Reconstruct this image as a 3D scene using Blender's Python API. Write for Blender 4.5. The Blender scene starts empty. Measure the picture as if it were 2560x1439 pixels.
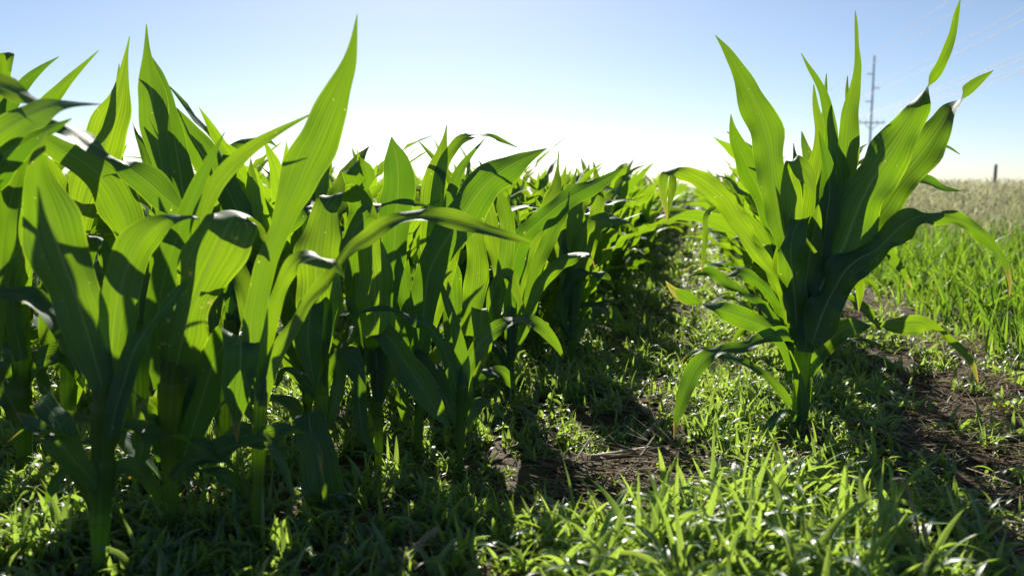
import bpy, math, random
import numpy as np
from mathutils import Vector
S = bpy.context.scene
C = S.collection
R = math.radians
rng = np.random.default_rng(7)
random.seed(7)

# ------------------------------------------------------------------ camera, sky, sun, exposure
CAM_H, F, CX, CY, HOR = 0.48, 1991.1, 1280.0, 719.5, 475.0
PITCH = math.atan((CY - HOR) / F)
cd = bpy.data.cameras.new('camera'); cam = bpy.data.objects.new('camera', cd); C.objects.link(cam)
cam.location = (0, 0, CAM_H); cam.rotation_euler = (math.pi / 2 - PITCH, 0, 0)
cd.sensor_width = 36; cd.lens = 28; cd.clip_start = 0.02; cd.clip_end = 5000
cd.dof.use_dof = True; cd.dof.focus_distance = 1.62; cd.dof.aperture_fstop = 4.0
S.camera = cam
SUN_EL, SUN_AZ = 33.0, -6.0          # azimuth from the view direction, negative = left
w = bpy.data.worlds.new('World'); S.world = w; w.use_nodes = True
nt = w.node_tree; bg = nt.nodes['Background']
sky = nt.nodes.new('ShaderNodeTexSky'); sky.sky_type = 'NISHITA'; sky.sun_disc = False
sky.sun_elevation = R(SUN_EL); sky.sun_rotation = R(SUN_AZ); sky.altitude = 0
sky.air_density = 0.72; sky.dust_density = 0.36; sky.ozone_density = 1.9
nt.links.new(sky.outputs[0], bg.inputs[0]); bg.inputs[1].default_value = 0.057
sl = bpy.data.lights.new('sun', 'SUN'); sun = bpy.data.objects.new('sun', sl); C.objects.link(sun)
sl.energy = 5.0; sl.angle = R(0.53); sl.color = (1.0, 0.94, 0.84)
sd = Vector((math.sin(R(SUN_AZ)) * math.cos(R(SUN_EL)), math.cos(R(SUN_AZ)) * math.cos(R(SUN_EL)), math.sin(R(SUN_EL))))
sun.rotation_euler = sd.to_track_quat('Z', 'Y').to_euler(); sun.location = sd * 50
S.view_settings.view_transform = 'Standard'; S.view_settings.look = 'None'
S.view_settings.exposure = 0.98; S.view_settings.gamma = 1.0
cy = S.cycles
cy.max_bounces = 7; cy.diffuse_bounces = 3; cy.glossy_bounces = 3; cy.transmission_bounces = 6
cy.transparent_max_bounces = 6; cy.caustics_reflective = False; cy.caustics_refractive = False
cy.sample_clamp_indirect = 6

# ------------------------------------------------------------------ helpers
ROW = R(13.1)
DR = np.array([math.sin(ROW), math.cos(ROW)]); NR = np.array([math.cos(ROW), -math.sin(ROW)])
def row_pt(s, l): return s * DR + l * NR                       # s along the rows, l to the right of them
CAMP = np.array([0, 0, CAM_H]); CP, SP = math.cos(PITCH), math.sin(PITCH)
def ray(px, py):
    a, b = (px - CX) / F, (CY - py) / F
    return np.array([a, CP + b * SP, -SP + b * CP])
def ground(px, py, z=0.0):
    d = ray(px, py); t = (z - CAM_H) / d[2]; return CAMP + d * t
def at_y(px, py, Y):
    d = ray(px, py); t = Y / d[1]; return CAMP + d * t, t / F
def project(x, y, z=0.0):
    dz = z - CAM_H
    fw = y * CP - dz * SP; up = y * SP + dz * CP
    return CX + F * x / fw, CY - F * up / fw

def tag(o, label=None, cat=None, group=None, kind=None):
    if label: o['label'] = label
    if cat: o['category'] = cat
    if group: o['group'] = group
    if kind: o['kind'] = kind
    return o
def empty(name, loc):
    o = bpy.data.objects.new(name, None); C.objects.link(o); o.location = loc; o.empty_display_size = 0.05; return o
def link(name, me, parent=None, loc=None):
    o = bpy.data.objects.new(name, me); C.objects.link(o)
    if parent: o.parent = parent
    if loc is not None: o.location = loc
    return o

class MB:                                                       # collects quad/tri patches and links them as ONE mesh
    def __init__(s): s.v = []; s.f = []; s.uv = []; s.r = []; s.n = 0; s.mi = []
    def grid(s, V, U, rnd, mi=0):                               # V (m,k,3), U (m,k,2)
        m, k = V.shape[:2]
        i = np.arange(m * k).reshape(m, k) + s.n
        q = np.stack([i[:-1, :-1], i[:-1, 1:], i[1:, 1:], i[1:, :-1]], -1).reshape(-1, 4)
        s.v.append(V.reshape(-1, 3)); s.uv.append(U.reshape(-1, 2)); s.f.append(q)
        s.r.append(np.full(m * k, rnd)); s.n += m * k; s.mi.append(np.full(len(q), mi))
    def grids(s, V, U, rnd, mi=0):                              # many at once: V (N,m,k,3), U (m,k,2) or (N,m,k,2), rnd (N,)
        N, m, k = V.shape[:3]
        if N == 0: return
        i = (np.arange(N * m * k).reshape(N, m, k)) + s.n
        q = np.stack([i[:, :-1, :-1], i[:, :-1, 1:], i[:, 1:, 1:], i[:, 1:, :-1]], -1).reshape(-1, 4)
        s.v.append(V.reshape(-1, 3)); s.f.append(q)
        s.uv.append(np.broadcast_to(U, (N, m, k, 2)).reshape(-1, 2))
        s.r.append(np.repeat(rnd, m * k)); s.n += N * m * k; s.mi.append(np.full(len(q), mi))
    def mesh(s, name, mats, off=None, smooth=True):
        v = np.concatenate(s.v).astype(np.float32); f = np.concatenate(s.f).astype(np.int32)
        if off is not None: v = v - np.asarray(off, np.float32)
        uv = np.concatenate(s.uv).astype(np.float32); r = np.concatenate(s.r).astype(np.float32)
        me = bpy.data.meshes.new(name)
        me.vertices.add(len(v)); me.vertices.foreach_set('co', v.ravel())
        me.loops.add(f.size); me.loops.foreach_set('vertex_index', f.ravel())
        me.polygons.add(len(f)); me.polygons.foreach_set('loop_start', np.arange(0, f.size, 4, dtype=np.int32))
        me.polygons.foreach_set('loop_total', np.full(len(f), 4, np.int32))
        me.polygons.foreach_set('material_index', np.concatenate(s.mi).astype(np.int32))
        me.polygons.foreach_set('use_smooth', np.full(len(f), smooth))
        ul = me.uv_layers.new(name='UVMap'); ul.data.foreach_set('uv', uv[f.ravel()].ravel())
        a = me.attributes.new('rnd', 'FLOAT', 'POINT'); a.data.foreach_set('value', r)
        for m in (mats if isinstance(mats, (list, tuple)) else [mats]): me.materials.append(m)
        me.update(calc_edges=True); me.validate()
        return me

def norm(a): return a / np.maximum(np.linalg.norm(a, axis=-1, keepdims=True), 1e-9)
def spline(P, n):                                               # smooth resampling of rows through all key rows; P[:, :3] is position
    d = np.linalg.norm(np.diff(P[:, :3], axis=0), axis=1); d = np.maximum(d, 1e-5) ** 0.7
    u = np.concatenate([[0], np.cumsum(d)]); u /= u[-1]
    m = np.gradient(P, u, axis=0)
    t = np.linspace(0, 1, n); k = np.clip(np.searchsorted(u, t, side='right') - 1, 0, len(u) - 2)
    h = (u[k + 1] - u[k]); x = ((t - u[k]) / h)[:, None]; h = h[:, None]
    return ((2*x**3-3*x**2+1)*P[k] + (x**3-2*x**2+x)*h*m[k] + (-2*x**3+3*x**2)*P[k+1] + (x**3-x**2)*h*m[k+1])

def ribbon(mb, P, wd, W, axis=None, n=30, k=7, fold=0.16, ripple=0.10, lam=0.085, seed=0, mi=0, rnd=0.5, wav=0.085):
    """a leaf blade: key points P, full widths wd, width directions W"""
    rs = np.random.default_rng(seed)
    A = spline(np.concatenate([P, wd[:, None], W], 1), n)
    P, wd, W = A[:, :3], np.maximum(A[:, 3], 0.0006), A[:, 4:]
    T = norm(np.gradient(P, axis=0))
    W = norm(W - (W * T).sum(1, keepdims=True) * T)
    N = np.cross(W, T)
    ref = np.array([0, 0, 1.0])
    q = N[: max(3, n // 2)]
    sc = (q @ ref).mean() * 0.7
    if axis is not None: sc += (norm(axis - P[: len(q)]) * q).sum(1).mean() * 0.5
    if sc < 0: N = -N
    t = np.linspace(-1, 1, k)
    s = np.concatenate([[0], np.cumsum(np.linalg.norm(np.diff(P, axis=0), axis=1))])
    env = np.sin(np.pi * np.clip(s / s[-1], 0, 1)) ** 0.6
    V = np.empty((n, k, 3))
    ph = rs.uniform(0, 6.28, 2); l2 = lam * rs.uniform(0.8, 1.3, 2)
    mod = [1 + wav * np.sin(s / lam * 4.1 + ph[0]) + 0.03 * np.sin(s / lam * 9 + ph[1]), 1 + wav * np.sin(s / lam * 4.7 + ph[1]) + 0.03 * np.sin(s / lam * 8 + ph[0])]
    for j, tj in enumerate(t):
        side = 0 if tj < 0 else 1
        a = abs(tj); hw = wd / 2 * mod[side]
        rip = ripple * np.minimum(wd, 0.09) * env * (a ** 2.2) * np.sin(2 * np.pi * s / l2[side] + ph[side])
        V[:, j] = P + W * (tj * hw * math.cos(fold))[:, None] + N * (hw * math.sin(fold) * a ** 1.4 + rip)[:, None]
        if a < 0.01: V[:, j] -= N * (wd * 0.018)[:, None]
    U = np.stack(np.broadcast_arrays((t * 0.5 + 0.5)[None, :], np.linspace(0, 1, n)[:, None]), -1)
    mb.grid(V, U, rnd, mi)

def tube(mb, P, rad, k=8, n=None, mi=0, rnd=0.5):
    P = np.asarray(P, float); rad = np.asarray(rad, float)
    if n: A = spline(np.concatenate([P, rad[:, None]], 1), n); P, rad = A[:, :3], A[:, 3]
    T = norm(np.gradient(P, axis=0)); up = np.array([0.31, 0.87, 0.2])
    a = norm(np.cross(T, up)); b = np.cross(T, a)
    th = np.linspace(0, 2 * np.pi, k + 1)
    V = P[:, None] + rad[:, None, None] * (np.cos(th)[None, :, None] * a[:, None] + np.sin(th)[None, :, None] * b[:, None])
    U = np.stack(np.broadcast_arrays((th / 6.2832)[None, :], np.linspace(0, 1, len(P))[:, None]), -1)
    mb.grid(V, U, rnd, mi)
def capped(mb, P, rad, **kw):
    P = np.asarray(P, float); rad = list(rad)
    P = np.concatenate([P[:1], P, P[-1:]]); P[0] -= (P[2] - P[1]) * 1e-3; P[-1] += (P[-2] - P[-3]) * 1e-3
    tube(mb, P, [0.0002] + rad + [0.0002], **kw)

# ------------------------------------------------------------------ materials
class NT:
    def __init__(s, name):
        s.m = bpy.data.materials.new(name); s.m.use_nodes = True; s.t = s.m.node_tree; s.t.nodes.clear()
        s.out = s.n('ShaderNodeOutputMaterial')
    def n(s, typ, **kw):
        x = s.t.nodes.new(typ)
        for a, b in kw.items(): setattr(x, a, b)
        return x
    def l(s, a, b): s.t.links.new(a, b)
    def val(s, sock, v):
        if hasattr(v, 'is_output'): s.l(v, sock)
        else: sock.default_value = v
    def math(s, op, a, b=0.0, c=0.0, clamp=False):
        x = s.n('ShaderNodeMath', operation=op, use_clamp=clamp)
        for i, v in enumerate((a, b, c)): s.val(x.inputs[i], v)
        return x.outputs[0]
    def mix(s, f, a, b):
        x = s.n('ShaderNodeMix', data_type='RGBA')
        s.val(x.inputs[0], f); s.val(x.inputs[6], a if hasattr(a, 'is_output') else (*a, 1)); s.val(x.inputs[7], b if hasattr(b, 'is_output') else (*b, 1))
        return x.outputs[2]
    def noise(s, vec, scale, detail=3, rough=0.55):
        x = s.n('ShaderNodeTexNoise'); x.inputs['Scale'].default_value = scale; x.inputs['Detail'].default_value = detail; x.inputs['Roughness'].default_value = rough
        if vec is not None: s.l(vec, x.inputs['Vector'])
        return x.outputs['Fac']
    def ramp(s, f, a, b):
        x = s.n('ShaderNodeMapRange'); s.l(f, x.inputs[0]); x.inputs[1].default_value = a; x.inputs[2].default_value = b
        return x.outputs[0]
    def vmul(s, vec, v):
        x = s.n('ShaderNodeVectorMath', operation='MULTIPLY'); s.l(vec, x.inputs[0]); x.inputs[1].default_value = v
        return x.outputs[0]

def leaf_material(name, refl, trans, veins=11, rough=0.5, tf=0.5, dry=0.0, blotch=0.0, midrib=0.9, spec=0.34, var=0.85, coat=0.0):
    t = NT(name)
    uv = t.n('ShaderNodeUVMap').outputs[0]; sx = t.n('ShaderNodeSeparateXYZ'); t.l(uv, sx.inputs[0]); u, v = sx.outputs[0], sx.outputs[1]
    pos = t.n('ShaderNodeNewGeometry').outputs['Position']
    at = t.n('ShaderNodeAttribute', attribute_name='rnd').outputs['Fac']
    oi = t.n('ShaderNodeObjectInfo').outputs['Random']
    rnd = t.math('FRACT', t.math('ADD', at, t.math('MULTIPLY', oi, 0.6)))
    # parallel veins: fine sine plus stretched noise
    cm = t.n('ShaderNodeCombineXYZ'); t.l(t.math('MULTIPLY', u, veins * 1.6), cm.inputs[0]); t.l(t.math('MULTIPLY', v, 2.2), cm.inputs[1]); t.l(t.math('MULTIPLY', rnd, 40.0), cm.inputs[2])
    streak = t.noise(cm.outputs[0], 1.0, 3)
    sine = t.math('MULTIPLY_ADD', t.math('SINE', t.math('MULTIPLY', u, veins * 6.2832)), 0.5, 0.5)
    vein = t.math('ADD', t.math('MULTIPLY', sine, 0.38), t.math('MULTIPLY', t.ramp(streak, 0.32, 0.68), 0.62))
    big = t.ramp(t.noise(pos, 14.0, 3), 0.3, 0.72)
    mr = t.math('SUBTRACT', 1.0, t.ramp(t.math('ABSOLUTE', t.math('SUBTRACT', u, 0.5)), 0.012, 0.036))
    edge = t.ramp(t.math('ABSOLUTE', t.math('SUBTRACT', u, 0.5)), 0.476, 0.492)
    r0, r1 = np.array(refl), np.array(trans)
    dk = 1 - var
    cr = t.mix(vein, r0 * 0.8, r0 * 1.2)
    cr = t.mix(t.math('MULTIPLY', big, 0.6), cr, r0 * np.array([1.35, 1.15, 0.9]))
    cr = t.mix(t.math('MULTIPLY', mr, midrib), cr, (0.24, 0.34, 0.15))
    ct = t.mix(vein, r1 * np.array([0.36, 0.5, 0.3]), r1 * np.array([1.35, 1.2, 1.6]))
    ct = t.mix(t.math('MULTIPLY', big, 0.5), ct, r1 * np.array([1.14, 1.0, 1.0]))
    ct = t.mix(t.math('MULTIPLY', rnd, var), ct, r1 * np.array([0.3, 0.46, 0.4]))
    ct = t.mix(t.math('MULTIPLY', mr, midrib), ct, r1 * np.array([0.62, 0.6, 1.5]))
    ct = t.mix(t.math('MULTIPLY', edge, 0.8), ct, r1 * np.array([1.5, 1.3, 3.0]))
    sp = t.ramp(t.noise(pos, 110.0, 2, 0.6), 0.735, 0.76)
    cr = t.mix(sp, cr, (0.4, 0.36, 0.14)); ct = t.mix(sp, ct, (0.6, 0.52, 0.12))
    if dry > 0:
        nz = t.noise(pos, 60.0, 2)
        d = t.ramp(t.math('ADD', t.math('ADD', v, t.math('MULTIPLY', nz, 0.22)), t.math('MULTIPLY', t.math('ABSOLUTE', t.math('SUBTRACT', u, 0.5)), 0.16)), 1.13 - dry, 1.2 - dry * 0.8)
        cr = t.mix(d, cr, (0.34, 0.24, 0.1)); ct = t.mix(d, ct, (0.5, 0.36, 0.07))
    if blotch > 0:
        nb = t.noise(t.vmul(pos, (1, 1, 1)), 75.0, 4, 0.7); nc = t.noise(pos, 9.0, 1)
        b = t.math('MULTIPLY', t.ramp(nb, 0.60, 0.66), t.ramp(nc, 0.62 - blotch, 0.68 - blotch))
        cr = t.mix(b, cr, (0.42, 0.36, 0.14)); ct = t.mix(b, ct, (0.62, 0.5, 0.12))
    bs = t.n('ShaderNodeBsdfPrincipled'); t.l(cr, bs.inputs['Base Color']); bs.inputs['Roughness'].default_value = rough
    bs.inputs['Specular IOR Level'].default_value = spec
    rg = t.math('ADD', t.math('MULTIPLY', big, 0.18), rough - 0.09); t.l(rg, bs.inputs['Roughness'])
    bs.inputs['Coat Weight'].default_value = coat; bs.inputs['Coat Roughness'].default_value = 0.3
    bp = t.n('ShaderNodeBump'); bp.inputs['Strength'].default_value = 0.35; bp.inputs['Distance'].default_value = 0.0012
    t.l(t.math('SUBTRACT', vein, t.math('MULTIPLY', mr, 1.0)), bp.inputs['Height'])
    t.l(bp.outputs[0], bs.inputs['Normal'])
    tr = t.n('ShaderNodeBsdfTranslucent'); t.l(ct, tr.inputs[0]); t.l(bp.outputs[0], tr.inputs['Normal'])
    mx = t.n('ShaderNodeMixShader'); mx.inputs[0].default_value = tf
    t.l(bs.outputs[0], mx.inputs[1]); t.l(tr.outputs[0], mx.inputs[2]); t.l(mx.outputs[0], t.out.inputs[0])
    return t.m

CORN_R, CORN_T = (0.04, 0.105, 0.066), (0.265, 0.445, 0.006)
M_LEAF = leaf_material('corn_leaf', CORN_R, CORN_T)
M_GEN = leaf_material('corn_leaf_row', CORN_R, (0.3, 0.51, 0.009), var=0.5)
M_DRY = leaf_material('corn_leaf_dry_tip', CORN_R, CORN_T, dry=0.09)
M_BLOT = leaf_material('corn_leaf_blotched', CORN_R, CORN_T, dry=0.05, blotch=0.24)
M_FAR = leaf_material('corn_leaf_field', CORN_R, (0.32, 0.53, 0.01), veins=9, var=0.45)
M_STALK = leaf_material('corn_stalk', (0.08, 0.16, 0.035), (0.42, 0.62, 0.02), veins=9, tf=0.5, midrib=0.0)
M_WEED = leaf_material('weed_blade', (0.07, 0.155, 0.08), (0.48, 0.67, 0.07), coat=0.5, tf=0.55, veins=5, rough=0.34, midrib=0.4, var=0.5, spec=0.7)
M_MEADOW = leaf_material('meadow_blade', (0.04, 0.1, 0.028), (0.33, 0.54, 0.028), coat=0.3, veins=4, rough=0.45, midrib=0.2, var=0.9)

def simple(name, col, col2, scale=30.0, rough=0.7, metallic=0.0, bump=0.4, bd=0.004, spec=0.3, stretch=None):
    t = NT(name)
    tc = t.n('ShaderNodeTexCoord').outputs['Object']
    if stretch: tc = t.vmul(tc, stretch)
    a = t.noise(tc, scale, 5, 0.65)
    c = t.mix(t.ramp(a, 0.3, 0.7), col, col2)
    bs = t.n('ShaderNodeBsdfPrincipled'); t.l(c, bs.inputs['Base Color']); bs.inputs['Roughness'].default_value = rough
    bs.inputs['Metallic'].default_value = metallic; bs.inputs['Specular IOR Level'].default_value = spec
    bp = t.n('ShaderNodeBump'); bp.inputs['Strength'].default_value = bump; bp.inputs['Distance'].default_value = bd
    t.l(a, bp.inputs['Height']); t.l(bp.outputs[0], bs.inputs['Normal']); t.l(bs.outputs[0], t.out.inputs[0])
    return t.m
def soil_material():
    t = NT('soil'); p = t.n('ShaderNodeTexCoord').outputs['Object']
    a = t.noise(p, 5.0, 5); b = t.noise(p, 55.0, 5, 0.7); c = t.noise(p, 260.0, 3, 0.7)
    col = t.mix(t.ramp(a, 0.35, 0.65), (0.04, 0.025, 0.011), (0.095, 0.062, 0.03))
    col = t.mix(t.ramp(b, 0.35, 0.7), t.mix(0.5, col, (0.04, 0.026, 0.018)), t.mix(0.4, col, (0.17, 0.12, 0.06)))
    col = t.mix(t.math('MULTIPLY', t.ramp(c, 0.62, 0.72), 0.6), col, (0.3, 0.24, 0.16))
    bs = t.n('ShaderNodeBsdfPrincipled'); t.l(col, bs.inputs['Base Color']); bs.inputs['Roughness'].default_value = 0.75
    bs.inputs['Specular IOR Level'].default_value = 0.2
    bp = t.n('ShaderNodeBump'); bp.inputs['Strength'].default_value = 0.9; bp.inputs['Distance'].default_value = 0.012
    t.l(t.math('ADD', b, t.math('MULTIPLY', c, 0.35)), bp.inputs['Height']); t.l(bp.outputs[0], bs.inputs['Normal']); t.l(bs.outputs[0], t.out.inputs[0])
    return t.m
M_SOIL = soil_material()
def straw_material(name, a, b, tf=0.25):
    t = NT(name); at = t.n('ShaderNodeAttribute', attribute_name='rnd').outputs['Fac']
    uv = t.vmul(t.n('ShaderNodeUVMap').outputs[0], (7, 2.2, 1)); nz = t.noise(uv, 2.0, 5, 0.7)
    c = t.mix(at, a, b); c = t.mix(t.ramp(nz, 0.4, 0.7), c, tuple(np.array(a) * 0.55))
    bs = t.n('ShaderNodeBsdfPrincipled'); t.l(c, bs.inputs['Base Color']); bs.inputs['Roughness'].default_value = 0.6
    bp = t.n('ShaderNodeBump'); bp.inputs['Strength'].default_value = 0.7; bp.inputs['Distance'].default_value = 0.003; t.l(nz, bp.inputs['Height']); t.l(bp.outputs[0], bs.inputs['Normal'])
    tr = t.n('ShaderNodeBsdfTranslucent'); t.l(c, tr.inputs[0])
    mx = t.n('ShaderNodeMixShader'); mx.inputs[0].default_value = tf
    t.l(bs.outputs[0], mx.inputs[1]); t.l(tr.outputs[0], mx.inputs[2]); t.l(mx.outputs[0], t.out.inputs[0])
    return t.m
M_STRAW = straw_material('straw', (0.2, 0.13, 0.065), (0.45, 0.36, 0.21))
M_SEED = straw_material('seed_head', (0.32, 0.34, 0.14), (0.64, 0.6, 0.36), 0.5)
M_STUB = straw_material('dead_stalk', (0.24, 0.17, 0.1), (0.46, 0.36, 0.23), 0.0)
M_BARK = simple('dead_stem', (0.17, 0.12, 0.08), (0.34, 0.26, 0.18), 40, 0.7)
M_STEEL = simple('pole_steel_hazed', (0.55, 0.6, 0.64), (0.62, 0.67, 0.7), 1.5, 0.7, bump=0.2)  # galvanized steel, lightened so the colour carries the haze over the distant poles
M_WIRE = simple('aluminium_wire', (0.85, 0.85, 0.85), (0.9, 0.9, 0.9), 1, 0.32, metallic=1.0, bump=0.0)
M_INS = simple('insulator_grey', (0.5, 0.54, 0.58), (0.6, 0.64, 0.66), 5, 0.35, bump=0.0)
M_POST = simple('post_wood', (0.2, 0.17, 0.16), (0.32, 0.28, 0.26), 8, 0.8, stretch=(4, 4, 0.6))

# ------------------------------------------------------------------ ground
def soil_h(x, y):
    h = 0.010 * np.sin(x * 5.1 + 1.3 * np.sin(y * 3.3)) + 0.008 * np.sin(y * 7.3 + x * 2.1 + 1.0)
    h += 0.006 * np.sin(x * 19 + 2.2 * np.sin(y * 13)) * np.sin(y * 17 + 1.7) + 0.004 * np.sin(x * 47 + 3 * np.sin(y * 31)) * np.sin(y * 53)
    return h * np.clip(1.3 - np.hypot(x, y) / 14, 0, 1) - 0.006
def axis_coords(lo, hi, fine, far):
    a = list(np.arange(lo, hi, fine)); st = fine
    while a[-1] < far: st *= 1.35; a.append(a[-1] + st)
    st = fine
    while a[0] > -far: st *= 1.35; a.insert(0, a[0] - st)
    return np.array(a)
xs, ys = axis_coords(-1.3, 1.6, 0.014, 900), axis_coords(0.55, 3.2, 0.014, 900)
X, Y = np.meshgrid(xs, ys)
G = np.stack([X, Y, soil_h(X, Y)], -1)
mb = MB(); mb.grid(G, np.stack([X, Y], -1) * 0.1, 0.5)
tag(link('ground', mb.mesh('ground', M_SOIL)), kind='structure')

# ------------------------------------------------------------------ corn: traced plants near the camera
def hero(name, base, label, stalk, leaves, group='corn plants at the near edge of the field', dy=0.0):
    """stalk: [(px, py, width px)]; leaf: dict(p=[(px, py, w px, roll deg or None, depth m)], ...)"""
    g = ground(*base); Y0 = g[1] + dy
    root = empty(name, (g[0], Y0, 0.0)); tag(root, label, 'corn plant', group)
    off = np.array([g[0], Y0, 0.0])
    mb = MB(); P = []; W = []
    for (px, py, wd) in stalk:
        p, s = at_y(px, py, Y0); P.append(p); W.append(wd * s / 2)
    P = np.array(P); P0 = P[0].copy(); P0[2] = -0.02
    if P[0][2] > 0.01: P = np.concatenate([[P0], P]); W = [W[0]] + W
    else: P[0] = P0
    n = 60
    A = spline(np.concatenate([P, np.array(W)[:, None]], 1), n); rad = A[:, 3].copy()
    z = A[:, 2]
    rad *= 0.94 + 0.2 * (np.clip(z, 0, 1) / 0.072 % 1.0) ** 2
    A2 = np.concatenate([A[:, :3], rad[:, None]], 1)
    A2 = np.concatenate([A2, [[*(A2[-1, :3] + (A2[-1, :3] - A2[-2, :3]) * 0.3), 0.0005]]])
    tube(mb, A2[:, :3], A2[:, 3], k=12, rnd=random.random())
    link('stalk', mb.mesh('stalk', M_STALK, off), root, (0, 0, 0))
    for i, L in enumerate(leaves):
        mb = MB(); rnd = random.random()
        ribs = L['p'] if isinstance(L['p'][0], list) else [L['p']]
        sd0 = hash_seed(name, i)
        for rib in ribs:
            z0, z1 = L.get('z', (0.0, random.uniform(-0.06, 0.1)))
            m = len(rib); P = []; wd = []; rl = []
            for j, q in enumerate(rib):
                dz = q[4] if len(q) > 4 else z0 + (z1 - z0) * (j / (m - 1)) ** 1.3
                p, s = at_y(q[0], q[1], Y0 + dz); P.append(p); wd.append(q[2] * s * 0.93); rl.append(q[3] if len(q) > 3 else 0)
            P = np.array(P); wd = np.array(wd)
            T = norm(np.gradient(P, axis=0)); V = norm(P - CAMP)
            A_ = norm(np.cross(T, V)); D_ = norm(V - (V * T).sum(1, keepdims=True) * T)
            Wd = np.zeros_like(P); ok = [j for j in range(m) if rl[j] is not None]
            jit = np.random.default_rng(sd0).uniform(-14, 14)
            sg = [(-1 if A_[j][2] < 0 else 1) for j in ok if 0 < abs(rl[j]) <= 90]
            sg = -1 if sum(sg) < 0 else 1
            if max(abs(rl[j]) for j in ok) > 90: jit *= 0.25
            for j in ok:
                hz = max(0.0, 1 - abs(T[j][2]) / 0.75)
                if abs(rl[j]) <= 60 and not L.get('raw'):          # near-level stretches of a blade lie open to the sky
                    r2 = max(rl[j], min(70, rl[j] + 62 * hz)); wd[j] *= min(1.9, math.cos(R(rl[j])) / math.cos(R(r2)) ) ** 0.75
                    r2 *= sg if rl[j] > 0 else (-1 if A_[j][2] < 0 else 1)
                else: r2 = rl[j] * sg
                a = R(r2 + jit); Wd[j] = math.cos(a) * A_[j] + math.sin(a) * D_[j]
            for c in range(3): Wd[:, c] = np.interp(np.arange(m), ok, Wd[ok, c])
            ribbon(mb, P, wd, norm(Wd), axis=off + np.array([0, 0, 0.3]), n=L.get('n', 44), k=9, fold=L.get('fold', 0.2), ripple=min(0.4, L.get('rip', 0.09) * 2.4),
                   lam=L.get('lam', 0.09), seed=sd0, rnd=rnd, wav=L.get('wav', 0.1))
        mt = {'dry': M_DRY, 'blot': M_BLOT}.get(L.get('m'), M_LEAF)
        o = link('leaf', mb.mesh('leaf', mt, off), root, (0, 0, 0))
        if L.get('label'): o['label'] = L['label']
    if base[0] < 1500:                                             # the small older leaves low on the stalk, mostly behind it
        rs = np.random.default_rng(abs(hash_seed(name, int(base[0]) + 7)))
        for i in range(1):
            q = (i + 0.3) / 3.2; az = rs.uniform(-0.25, 0.9) if i % 2 else math.pi - rs.uniform(-0.25, 0.9)
            Lg, wd, z0 = rs.uniform(0.22, 0.36), rs.uniform(0.026, 0.042), 0.05 + 0.2 * q
            s9 = np.linspace(0, 1, 9); th = R(rs.uniform(20, 40)) + R(rs.uniform(80, 150)) * s9 ** 1.6; dl = Lg / 8
            r = np.concatenate([[0.004], 0.004 + np.cumsum(np.sin((th[1:] + th[:-1]) / 2) * dl)]); z = np.concatenate([[z0], z0 + np.cumsum(np.cos((th[1:] + th[:-1]) / 2) * dl)])
            k_ = np.interp(z0, A[:, 2], np.arange(n)); c_ = A[int(k_), :2] - off[:2]
            a9 = az + rs.normal(0, 0.3) * s9; P = np.stack([c_[0] + np.cos(a9) * r, c_[1] + np.sin(a9) * r, np.maximum(z, 0.012)], 1)
            sd_ = np.stack([-np.sin(a9), np.cos(a9), 0 * a9], 1); tw = rs.normal(0, 0.7) * s9; Nn = np.cross(sd_, norm(np.gradient(P, axis=0)))
            mb = MB(); ribbon(mb, P, wd * np.array([0.45, 0.7, 0.92, 1, 0.98, 0.88, 0.66, 0.36, 0.02]), sd_ * np.cos(tw)[:, None] + Nn * np.sin(tw)[:, None], n=30, k=7, ripple=0.24, seed=i + abs(int(base[0])), rnd=rs.random(), wav=0.12)
            link('leaf', mb.mesh('leaf', M_DRY if i < 2 else M_LEAF), root, (0, 0, 0))
    return root
def hash_seed(n, i): return (sum(ord(c) * (k + 3) for k, c in enumerate(n)) * 31 + i * 101) % 100000
def lf(p, **k): return dict(p=p, **k)

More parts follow.
